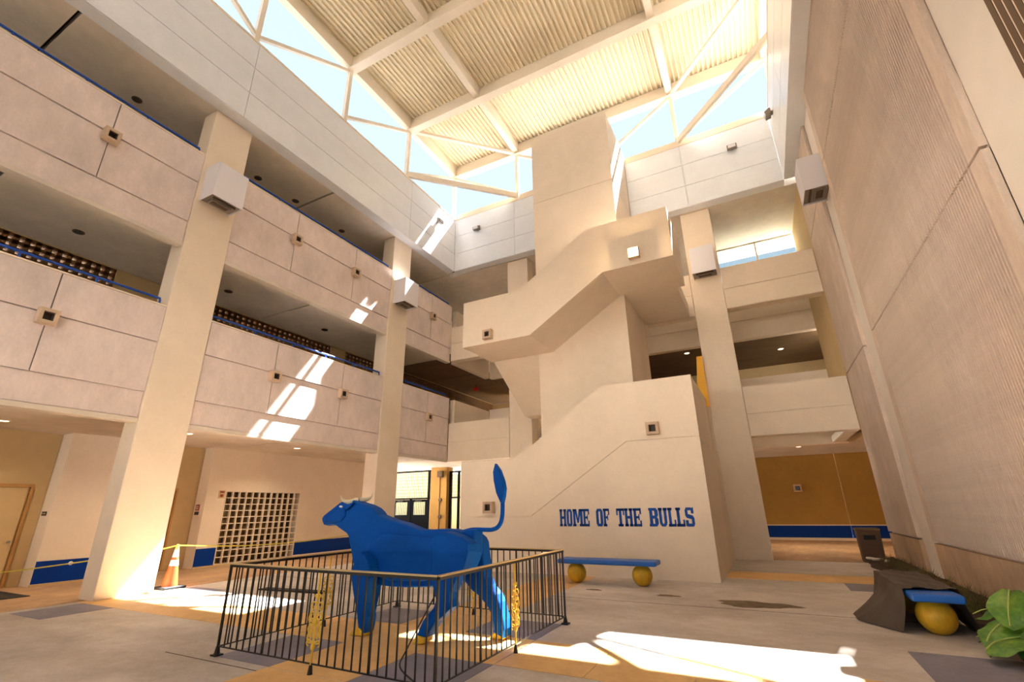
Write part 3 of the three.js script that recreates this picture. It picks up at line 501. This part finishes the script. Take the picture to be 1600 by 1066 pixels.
// ---------------------------------------------------------------- benches on balls
function bench(label, x, z, turn, len = 2.2) {
  const t = thing('bench', label, 'bench', [x, 0, z], turn);
  mesh('seat_board', rbox(-len / 2, len / 2, 0.405, 0.5, -0.27, 0.27, 0.03, 3), M.boardBlue, t);
  for (const s of [-1, 1]) { const g = new THREE.SphereGeometry(0.212, 40, 28); g.translate(s * (len / 2 - 0.36), 0.206, 0); mesh('ball_foot', uvBox(g), M.ball, t); }
  return t;
}
bench('blue plank bench on two yellow balls under the painted words', -3.42, -11.12, 0);
bench('blue plank bench half covered by a dark sheet beside the ribbed wall', 1.66, -9.35, Math.PI / 2, 2.15);
{
  const t = thing('dark_sheet', 'dark brown rubber sheet draped over a blue bench beside the ribbed wall', 'sheet', [1.66, 0, -9.6]);
  const nu = 60, nv = 34, pos = [], idx = [];
  for (let j = 0; j <= nv; j++) for (let i = 0; i <= nu; i++) {
    const v = j / nv, u = i / nu, z = -8.55 - v * 2.05, flare = 0.12 + 0.42 * Math.sin(Math.PI * Math.min(1, v * 1.15));
    const left = 1.37 - 0.01, right = 1.95 + 0.01, wig = Math.sin(v * 17) * 0.02 + Math.sin(v * 31 + 2) * 0.01;
    let x, y;
    if (u < 0.4) { const s = u / 0.4, k = 1 - s; x = left - flare * k ** 2.2 + wig * k; y = 0.012 + 0.5 * (1 - k ** 1.5) + 0.0; }
    else if (u < 0.72) { const s = (u - 0.4) / 0.32; x = left + (right - left) * s; y = 0.512 + 0.02 * Math.sin(v * 9 + s * 5) ** 2 + 0.01 * Math.sin(s * 20 + v * 6) ** 2; }
    else { const s = (u - 0.72) / 0.28; x = right + 0.13 * s ** 1.6 - wig * s; y = 0.512 - 0.49 * s; }
    pos.push(x - 1.66, y, z + 9.6 + 0.08 * Math.sin(u * 6.3 + 0.6) * (1 - v));
  }
  for (let j = 0; j < nv; j++) for (let i = 0; i < nu; i++) { const a = j * (nu + 1) + i; idx.push(a, a + 1, a + nu + 1, a + 1, a + nu + 2, a + nu + 1); }
  const g = new THREE.BufferGeometry(); g.setAttribute('position', new THREE.Float32BufferAttribute(pos, 3)); g.setIndex(idx); g.computeVertexNormals(); mesh('drape', uvBox(g), M.tarp, t);
}

// ---------------------------------------------------------------- wall lamps
function squareFrame(o, i, d, bevel) { return plate([[-o, -o], [o, -o], [o, o], [-o, o]], 0, d, { holes: [[[-i, -i], [-i, i], [i, i], [i, -i]]], bevel }); }
function makeSconce(lit) {
  const t = new THREE.Group(); t.name = 'wall_sconce';
  mesh('housing', squareFrame(0.155, 0.085, 0.17, 0.012), M.sconce, t);
  mesh('lens', box(-0.085, 0.085, -0.085, 0.085, 0.02, 0.04), lit ? M.lampOn : M.lensDark, t);
  mesh('inner_rim', squareFrame(0.085, 0.072, 0.14, 0.004), M.bronze, t);
  return t;
}
{
  const off = makeSconce(false), on = makeSconce(true);
  const R = Math.PI / 2, put = (proto, label, p, turn, s = 1) => { const c = proto.clone(); c.name = numbered('wall_sconce'); c.userData = { label, category: 'wall light', group: 'square wall sconces' }; c.position.set(...p); c.rotation.y = turn; c.scale.setScalar(s); scene.add(c); return c; };
  put(off, 'square sconce on the third floor parapet nearest the camera', [-12.11, 9.82, -3.37], R);
  put(off, 'square sconce on the second floor parapet nearest the camera', [-12.11, 5.3, -3.34], R);
  put(off, 'square sconce on the middle third floor parapet beside the first column', [-12.11, 9.82, -8.42], R);
  put(off, 'square sconce on the middle third floor parapet above the sun streak', [-12.11, 9.82, -10.97], R);
  put(off, 'square sconce on the middle second floor parapet before the sun streak', [-12.11, 5.28, -8.42], R);
  put(off, 'square sconce on the middle second floor parapet past the sun streak', [-12.11, 5.28, -10.97], R);
  put(off, 'square sconce on the short third floor parapet in the corner', [-12.11, 9.8, -15.66], R);
  put(off, 'square sconce on the short second floor parapet in the corner', [-12.11, 5.24, -15.68], R);
  const a = put(on, 'glowing square sconce on the upper stair landing', [-2.25, 8.41, -12.14], 0);
  const pl = new THREE.PointLight('#ffd9a0', 3, 0, 2); pl.position.set(0, 0, 0.2); pl.castShadow = true; a.add(pl);
  put(off, 'square sconce on the lower end of the upper stair parapet', [-7.08, 6.83, -12.14], 0);
  put(off, 'square sconce on the stair wall above the painted words', [-2.29, 3.43, -12.14], 0);
  put(off, 'square sconce on the stair wall beside the tail of the bull', [-7.03, 1.63, -12.14], 0);
  put(off, 'small sconce on the ochre hall wall above the blue band', [1.28, 2.3, -27], 0, 1.1);
}
function makeFlood() {
  const t = new THREE.Group(); t.name = 'flood_light';
  mesh('bracket', box(-0.05, 0.05, -0.06, 0.06, 0, 0.08), M.lampGrey, t);
  const g = plate([[0, -0.09], [0.16, -0.13], [0.2, 0.02], [0.06, 0.12], [0, 0.1]], -0.17, 0.17, { bevel: 0.012 }); g.rotateY(-Math.PI / 2); g.translate(0, 0, 0.06); mesh('lamp_head', uvBox(g), M.lampGrey, t);
  const l = box(-0.13, 0.13, -0.055, 0.055, -0.006, 0.006); l.rotateX(0.35); l.translate(0, -0.055, 0.257); mesh('lens', l, M.white, t);
  return t;
}
{
  const f = makeFlood(), put = (label, p, turn) => { const c = f.clone(); c.name = numbered('flood_light'); c.userData = { label, category: 'flood light', group: 'flood lights on the top fascia' }; c.position.set(...p); c.rotation.y = turn; scene.add(c); };
  put('small flood light in the sunlit end of the top fascia', [-11.695, 14.42, -15.24], Math.PI / 2);
  put('small flood light on the back fascia near the corner', [-10.36, 14.42, -16.7], 0);
  put('small flood light on the back fascia right of the stair tower', [0.99, 14.42, -16.7], 0);
  put('small flood light on the fascia above the ribbed wall', [2.38, 14.5, -15.56], -Math.PI / 2);
}
function makeBoxLamp() {
  const t = new THREE.Group(); t.name = 'box_lamp';
  const w = 0.41, h = 1.04, d = 0.6, k = 0.015;
  mesh('housing', merge([box(-w, w, 0, h, d - k, d), box(-w, -w + k, 0, h, 0, d - k), box(w - k, w, 0, h, 0, d - k), box(-w + k, w - k, h - k, h, 0, d - k)]), M.white, t);
  mesh('baffle', box(-w + k, w - k, 0.05, 0.07, 0, d - k), M.lampGrey, t);
  const fr = merge([box(-0.25, 0.25, 0.0, 0.05, 0.1, 0.13), box(-0.25, 0.25, 0.0, 0.05, 0.31, 0.34), box(-0.25, -0.22, 0.0, 0.05, 0.13, 0.31), box(0.22, 0.25, 0.0, 0.05, 0.13, 0.31)]);
  mesh('lamp_frame', fr, M.lampGrey, t);
  mesh('lens', box(-0.22, 0.22, 0.03, 0.05, 0.13, 0.31), M.bronze, t);
  mesh('louvre', box(-0.3, 0.3, 0.0, 0.05, 0.42, 0.46), M.bronze, t);
  return t;
}
{
  const f = makeBoxLamp(), put = (label, p, turn) => { const c = f.clone(); c.name = numbered('box_lamp'); c.userData = { label, category: 'wall light', group: 'white box lamps on the columns' }; c.position.set(...p); c.rotation.y = turn; scene.add(c); };
  put('large white box lamp on the column nearest the camera', [-12.09, 9.42, -5.86], Math.PI / 2);
  put('white box lamp on the second column, partly in sunlight', [-12.09, 9.42, -13.48], Math.PI / 2);
  put('white box lamp on the column behind the upper stair landing', [-0.7, 9.54, -17.19], 0);
  put('white box lamp on the narrow column in the ribbed wall', [2.86, 9.6, -13.5], -Math.PI / 2);
}
// recessed ceiling lights
function makeDownlight(lit) {
  const t = new THREE.Group(); t.name = 'ceiling_light';
  const r = new THREE.TorusGeometry(0.11, 0.016, 8, 24); r.rotateX(Math.PI / 2); mesh('trim_ring', r, lit ? M.white : M.bronze, t);
  const l = new THREE.CylinderGeometry(0.1, 0.1, 0.012, 24); mesh('lens', l, lit ? M.lampOn : M.lensDark, t);
  return t;
}
{
  const on = makeDownlight(true), off = makeDownlight(false);
  const put = (lit, label, x, y, z, cd = 8) => {
    const c = (lit ? on : off).clone(); c.name = numbered('ceiling_light'); c.userData = { label, category: 'ceiling light', group: lit ? 'lit recessed ceiling lights' : 'dark recessed ceiling lights' }; c.position.set(x, y - 0.008, z); scene.add(c);
    if (lit) { const s = new THREE.SpotLight('#ffe8c8', cd, 0, 1.25, 0.8, 2); s.position.set(0, -0.03, 0); s.target.position.set(0, -2, 0); s.castShadow = true; s.shadow.radius = 4; c.add(s, s.target); }
  };
  put(true, 'lit ceiling light before the ochre door', -14.98, 3.64, -4.03, 4.5);
  put(true, 'lit ceiling light just past the first column', -13.6, 3.64, -7.25, 6);
  put(true, 'lit ceiling light in front of the grid window', -13.95, 3.64, -11.0);
  put(true, 'lit ceiling light before the wire gate', -14.6, 3.64, -19.3, 6);
  put(true, 'lit ceiling light in the ochre hall', 1.42, 3.8, -22.6, 11);
  put(true, 'lit ceiling light in the second floor gallery behind the stair', -2.2, 8.12, -21.6, 0.8);
  put(true, 'lit ceiling light in the second floor gallery beyond the bridge', 1.58, 8.12, -23.1, 0.8);
  put(false, 'dark ceiling light over the nearest second floor walkway', -14.07, 8.22, -3.94);
  put(false, 'dark ceiling light over the middle second floor walkway beside the first column', -14.1, 8.22, -7.79);
  put(false, 'dark ceiling light over the middle second floor walkway near the second column', -14.15, 8.22, -11.66);
  put(false, 'dark ceiling light over the nearest third floor walkway', -13.7, 12.45, -4.09);
  put(false, 'dark ceiling light over the third floor walkway beside the first box lamp', -13.75, 12.45, -7.79);
  put(false, 'dark ceiling light over the third floor walkway, middle of three', -13.7, 12.45, -9.27);
  put(false, 'dark ceiling light over the third floor walkway near the second column', -13.73, 12.45, -11.53);
}
// blue handrails on the parapets
{
  const names = [['third', 10.855], ['second', 6.335]], where = ['nearest', 'middle', 'corner'];
  bays.slice(1).forEach((as, i) => names.forEach(([fl, y]) => {
    const z0 = as[0] - 0.06, z1 = as[as.length - 1] + 0.12, t = thing('handrail', `blue pipe handrail on the ${where[i]} ${fl} floor parapet`, 'handrail', [-12.24, y, (z0 + z1) / 2], 0, 'blue pipe handrails');
    part(t, 'rail', tube([V(-12.24, y + 0.17, z0), V(-12.24, y + 0.17, (z0 + z1) / 2), V(-12.24, y + 0.17, z1)], 0.028, 4, 10), M.railBlue);
    const L = Math.abs(z1 - z0), n = Math.max(2, Math.round(L / 1.28));
    for (let k = 0; k <= n; k++) { const z = z0 + (z1 - z0) * k / n; part(t, 'rail_post', rod(V(-12.24, y, z), V(-12.24, y + 0.15, z), 0.024, 8), M.railBlue); }
  }));
}

// ---------------------------------------------------------------- wire gate at the far end of the ground floor
{
  const t = thing('wire_gate', 'dark framed wire gate with two glazed doors at the far end', 'gate', [-16.4, 0, -20.6]);
  const x0 = -18.6, x1 = -15.35, z = -20.6;
  for (const y of [3.52, 2.15]) part(t, 'rail', box(x0, x1, y - 0.04, y + 0.04, z - 0.04, z + 0.04), M.gateDark);
  for (const x of [x0, -17.95, -16.75, -15.6, x1]) part(t, 'post', box(x - 0.05, x + 0.05, 0, x === -16.75 ? 2.15 : 3.56, z - 0.05, z + 0.05), M.gateDark);
  const L = []; for (let x = x0; x < x1; x += 0.115) L.push(box(x - 0.006, x + 0.006, 2.15, 3.52, z - 0.006, z + 0.006)); for (let y = 2.27; y < 3.5; y += 0.16) L.push(box(x0, x1, y - 0.006, y + 0.006, z - 0.006, z + 0.006));
  part(t, 'wire_mesh', merge(L), M.gateDark).userData.kind = 'stuff';
  for (const [a, b] of [[-17.9, -16.8], [-16.7, -15.65]]) {
    part(t, 'door_leaf', merge([box(a, b, 0.01, 1.35, z - 0.03, z + 0.03), box(a, b, 1.98, 2.1, z - 0.03, z + 0.03), box(a, a + 0.14, 1.35, 1.98, z - 0.03, z + 0.03), box(b - 0.14, b, 1.35, 1.98, z - 0.03, z + 0.03)]), M.gateDark);
    part(t, 'door_pane', box(a + 0.14, b - 0.14, 1.35, 1.98, z - 0.004, z + 0.004), M.glass);
    const W = []; for (let x = a + 0.24; x < b - 0.16; x += 0.115) W.push(box(x - 0.005, x + 0.005, 1.35, 1.98, z + 0.012, z + 0.02));
    part(t, 'door_wire', merge(W), M.gateDark);
    part(t, 'door_closer', box((a + b) / 2 - 0.2, (a + b) / 2 + 0.15, 1.99, 2.07, z + 0.03, z + 0.1), M.black);
  }
  const s = thing('wire_gate', 'narrow dark framed wire gate right of the ochre pillar', 'gate', [-13.4, 0, -20.6]);
  for (const y of [3.4, 2.15]) part(s, 'rail', box(-14.3, -12.4, y - 0.04, y + 0.04, z - 0.04, z + 0.04), M.gateDark);
  for (const x of [-14.25, -13.75, -12.45]) part(s, 'post', box(x - 0.05, x + 0.05, 0, 3.44, z - 0.05, z + 0.05), M.gateDark);
  const K = []; for (let x = -14.25; x < -12.4; x += 0.115) K.push(box(x - 0.006, x + 0.006, 2.15, 3.4, z - 0.006, z + 0.006)); for (let y = 2.27; y < 3.4; y += 0.16) K.push(box(-14.3, -12.4, y - 0.006, y + 0.006, z - 0.006, z + 0.006));
  part(s, 'wire_mesh', merge(K), M.gateDark).userData.kind = 'stuff';
  const p = thing('gate_pillar', 'ochre square pillar with conduit and round boxes between the wire gates', 'pillar', [-14.85, 0, -20.5]);
  part(p, 'shaft', rbox(-15.32, -14.32, 0.004, 3.64, -20.9, -20.35, 0.02), M.hall);
  part(p, 'conduit', rod(V(-14.72, 0.6, -20.33), V(-14.72, 3.2, -20.33), 0.02), M.bronze);
  for (const y of [1.25, 2.05]) part(p, 'junction_box', rod(V(-14.66, y, -20.36), V(-14.66, y, -20.27), 0.09, 16), M.bronze);
  part(p, 'bell_housing', rbox(-14.82, -14.5, 3.15, 3.45, -20.35, -20.18, 0.02), M.slat);
  const b = thing('outbuilding', 'pale cream building beyond the wire gates', 'building', [-18, -0.26, -34]);
  part(b, 'outer_wall', box(-32, -6, -0.26, 7, -34, -34.4), M.outsideWall); part(b, 'roof_edge', box(-32.2, -5.8, 7, 7.3, -33.8, -34.5), M.fascia);
  const e = thing('exit_sign', 'red exit sign hanging in the dim second floor corridor', 'sign', [-13.6, 7.86, -21.9]);
  part(e, 'face', rbox(-13.78, -13.42, 7.86, 8.06, -21.93, -21.87, 0.01), M.red); part(e, 'hanger', rod(V(-13.6, 8.06, -21.9), V(-13.6, 8.22, -21.9), 0.012), M.dark);
}
// ---------------------------------------------------------------- small signs
{
  const a = thing('wall_sign', 'red and white square sign over a dark strip beside the grid window recess', 'sign', [-16.2, 1.6, -9.4]);
  part(a, 'plate', box(-16.3, -16.12, 1.68, 1.86, -9.4, -9.385), M.signRed); part(a, 'symbol', squareFrame(0.05, 0.03, 0.004, 0).translate(-16.21, 1.77, -9.384), M.paper); part(a, 'strip', box(-16.31, -16.11, 1.55, 1.65, -9.4, -9.385), M.sign);
  const b = thing('wall_sign', 'cream notice with dark marks at the top corner of the grid window', 'sign', [-15.9, 2.06, -9.9]);
  part(b, 'plate', box(-15.9, -15.885, 2.05, 2.3, -9.8, -10.0), M.signCream); part(b, 'marks', merge([box(-15.886, -15.88, 2.22, 2.27, -9.83, -9.97), box(-15.886, -15.88, 2.09, 2.17, -9.85, -9.95)]), M.signRed);
  const c = thing('wall_sign', 'dark room plaque on the pier beside the ochre door', 'sign', [-16.2, 1.62, -5.67]);
  part(c, 'plate', box(-16.34, -16.1, 1.6, 1.7, -5.67, -5.655), M.sign); part(c, 'marks', merge([box(-16.3, -16.26, 1.64, 1.66, -5.656, -5.65), box(-16.22, -16.14, 1.64, 1.66, -5.656, -5.65)]), M.signCream);
}
// ---------------------------------------------------------------- cone, tape, mats
{
  const t = thing('traffic_cone', 'orange traffic cone with two white collars beside the first column', 'cone', [-12.42, 0.004, -6.92]);
  mesh('base', rbox(-0.24, 0.24, 0, 0.05, -0.24, 0.24, 0.015), M.black, t);
  const seg = (y0, y1) => new THREE.CylinderGeometry(0.155 - y1 * 0.15, 0.155 - y0 * 0.15, y1 - y0, 32, 1, true).translate(0, 0.05 + (y0 + y1) / 2, 0);
  mesh('cone_body', seg(0, 0.42), M.orange, t); mesh('collar', seg(0.42, 0.54), M.paper, t); mesh('cone_body', seg(0.54, 0.6), M.orange, t); mesh('collar', seg(0.6, 0.76), M.paper, t); mesh('cone_body', merge([seg(0.76, 0.86), new THREE.CylinderGeometry(0.026, 0.026, 0.01, 20).translate(0, 0.912, 0)]), M.tape, t);
  const s = thing('caution_tape', 'yellow caution tape strung from the cone towards the second column', 'tape', [-12.4, 0.8, -9.6]);
  const ribbon = (pts) => { const c = new THREE.CatmullRomCurve3(pts), L = []; for (let k = 0; k < 24; k++) L.push(bar(c.getPoint(k / 24), c.getPoint((k + 1) / 24), 0.005, 0.026)); return merge(L); };
  part(s, 'ribbon', ribbon([V(-12.42, 0.9, -6.92), V(-12.4, 0.79, -8.4), V(-12.38, 0.77, -10.0), V(-12.4, 0.82, -11.6), V(-12.42, 0.9, -12.88)]), M.tape);
  const r = thing('caution_tape', 'yellow caution tape strung past the ochre door to the first column', 'tape', [-13.6, 0.5, -4.5]);
  part(r, 'ribbon', ribbon([V(-16.36, 0.42, -3.6), V(-14.9, 0.47, -4.75), V(-13.6, 0.62, -5.4), V(-12.69, 0.74, -5.8)]), M.tape);
  part(r, 'knot', new THREE.IcosahedronGeometry(0.04, 1).translate(-13.55, 0.63, -5.42), M.paper);
  const q = thing('caution_tape', 'short yellow caution tape between the first column and the cone', 'tape', [-12.5, 0.85, -6.6]);
  part(q, 'ribbon', ribbon([V(-12.6, 0.8, -6.44), V(-12.52, 0.84, -6.65), V(-12.42, 0.9, -6.92)]), M.tape);
  const m = thing('door_mat', 'black rubber mat on the brick floor before the ochre door', 'mat', [-14.9, 0.004, -4.7]);
  mesh('mat', rbox(-0.75, 0.75, 0, 0.015, -0.42, 0.42, 0.006), M.black, m);
  const p = thing('floor_plank', 'dark flat board lying on the floor behind the railing', 'board', [-9.3, 0.004, -7.75]);
  mesh('board', rbox(-0.9, 0.9, 0, 0.03, -0.12, 0.12, 0.006), M.dark, p); p.rotation.y = 0.1;
}
// ---------------------------------------------------------------- litter bin, planting strip, plants
{
  const t = thing('litter_bin', 'brown upright litter bin with a dark slot beside the end of the ribbed wall', 'bin', [2.35, 0.004, -17.75]);
  mesh('body', plate([[-0.24, 0], [0.24, 0], [0.27, 0.84], [-0.27, 0.84]], -0.25, 0.25, { bevel: 0.012 }), M.bronze, t);
  mesh('hood', rbox(-0.29, 0.29, 0.84, 0.9, -0.28, 0.28, 0.015), M.slat, t);
  mesh('slot', rbox(-0.14, 0.14, 0.6, 0.72, 0.24, 0.257, 0.008), M.black, t);
  for (const s of [-1, 1]) mesh('edge_trim', bar(V(s * 0.235, 0.01, 0.25), V(s * 0.265, 0.84, 0.25), 0.03), M.slat, t);
  const bed = thing('planting_strip', 'dark soil strip along the foot of the ribbed wall', 'soil', [2.45, 0, -12]);
  const nu = 60, nv = 8, pos = [], idx = [];
  for (let j = 0; j <= nv; j++) for (let i = 0; i <= nu; i++) { const v = j / nv, u = i / nu, z = -6.0 - u * 11.4, edge = 2.12 + 0.05 * Math.sin(u * 40); pos.push(edge + (2.77 - edge) * v - 2.45, v < 0.01 ? 0.002 : 0.03 + 0.13 * v + 0.03 * rnd(), z + 12); }
  for (let j = 0; j < nv; j++) for (let i = 0; i < nu; i++) { const a = j * (nu + 1) + i; idx.push(a, a + 1, a + nu + 1, a + 1, a + nu + 2, a + nu + 1); }
  const g = new THREE.BufferGeometry(); g.setAttribute('position', new THREE.Float32BufferAttribute(pos, 3)); g.setIndex(idx); g.computeVertexNormals(); M.soil.side = THREE.DoubleSide; mesh('soil', uvBox(g), M.soil, bed);
  const blade = new THREE.ConeGeometry(0.006, 1, 4, 3); blade.translate(0, 0.5, 0);
  const n = 1500, gr = new THREE.InstancedMesh(blade, M.grass, n); gr.name = 'edging_grass'; gr.userData = { kind: 'stuff', label: 'dry dark edging grass along the foot of the ribbed wall', category: 'grass' }; gr.castShadow = gr.receiveShadow = true;
  const mt = new THREE.Matrix4(), qq = new THREE.Quaternion(), col = new THREE.Color();
  for (let k = 0; k < n; k++) {
    const cl = Math.floor(rnd() * 60), cz = -9.2 - cl / 60 * 7.4 + (rnd() - 0.5) * 0.1, cx = 2.5 + Math.sin(cl * 7.1) * 0.14;
    qq.setFromEuler(new THREE.Euler((rnd() - 0.5) * 1.3, 0, (rnd() - 0.5) * 1.3)); mt.compose(V(cx + (rnd() - 0.5) * 0.12, 0.08, cz), qq, V(1, 0.12 + rnd() * 0.2, 1)); gr.setMatrixAt(k, mt);
    col.setRGB(0.1 + rnd() * 0.14, 0.1 + rnd() * 0.08, 0.03 + rnd() * 0.03); gr.setColorAt(k, col);
  }
  M.grass.color.set('#ffffff'); scene.add(gr);
  [['crumpled white scrap of paper on the soil beside the litter bin', 2.3, -16.7, 0.4], ['bent strip of white litter on the soil below the bin', 2.45, -16.3, 1.2], ['small pale scrap of litter on the soil near the bin', 2.2, -16.95, 2.2]].forEach(([label, x, z, a]) => {
    const l = thing('paper_scrap', label, 'litter', [x, 0.135, z], a); mesh('scrap', plate([[-0.14, 0], [0.12, -0.03], [0.16, 0.03], [0.02, 0.06], [-0.12, 0.05]], 0, 0.05, { bevel: 0.01 }).rotateX(-1.2), M.paper, l);
  });
  // broad leaved climber on the soil at the near end
  const pl = thing('leafy_plant', 'broad yellow-green leaves of a trailing plant at the foot of the ribbed wall', 'plant', [2.15, 0.02, -8.1]);
  const leafGeo = (L, W) => {
    const nu = 10, nv = 10, p = [], ix = [];
    for (let j = 0; j <= nv; j++) for (let i = 0; i <= nu; i++) {
      const v = j / nv, u = i / nu * 2 - 1, w = W * Math.pow(Math.sin(Math.PI * Math.min(0.999, 0.06 + v * 0.94)), 0.7) * (1 - 0.35 * v);
      p.push(u * w, 0.3 * L * Math.sin(v * 2.2) * 0.5 - Math.abs(u) * 0.06 * (1 - v) + 0.02 * Math.sin(v * 14) * Math.abs(u), v * L - (Math.abs(u) > 0.3 && v < 0.1 ? 0.08 * Math.abs(u) * L : 0));
    }
    for (let j = 0; j < nv; j++) for (let i = 0; i < nu; i++) { const a = j * (nu + 1) + i; ix.push(a, a + nu + 1, a + 1, a + 1, a + nu + 1, a + nu + 2); }
    const q = new THREE.BufferGeometry(); q.setAttribute('position', new THREE.Float32BufferAttribute(p, 3)); q.setIndex(ix); q.computeVertexNormals(); return uvBox(q);
  };
  const lg = leafGeo(0.5, 0.25), rg = tube([V(0, 0.008, 0), V(0, 0.085, 0.17), V(0, 0.14, 0.33), V(0, 0.145, 0.48)], 0.007, 12, 5);
  const dk = M.leaf.clone(); dk.color = new THREE.Color(0.5, 0.7, 0.45);
  for (const [x, y, z, yaw, pitch, s, d] of [[0.1, 0.62, 0.2, -0.5, 0.95, 1, 0], [0.0, 0.34, 0.25, -0.9, 0.8, 1, 0], [0.2, 0.5, 0.55, -0.2, 0.8, 0.9, 0], [0.12, 0.3, 0.6, -0.5, 0.8, 1, 1], [-0.05, 0.22, 0.6, -1.0, 0.5, 0.9, 0], [0.2, 0.62, 0.9, -0.1, 0.7, 1, 0], [0.1, 0.3, 1.0, -0.3, 0.6, 1, 1], [0.15, 0.4, 0.0, -1.6, 0.5, 0.8, 1], [0.02, 0.16, 0.2, -1.5, 0.4, 0.7, 1]]) {
    const m = mesh('leaf', lg, d ? dk : M.leaf, pl); m.position.set(x, y, z); m.rotation.set(pitch, yaw, 0, 'YXZ'); m.scale.setScalar(s); mesh('midrib', rg, M.leafRib, m);
    part(pl, 'stem', rod(V(2.15 + x, 0.02 + y, -8.1 + z), V(2.4 + x * 0.3, 0.06, -8.1 + z * 0.8), 0.008, 6), M.leafRib);
  }
}
renderer.render(scene, camera);
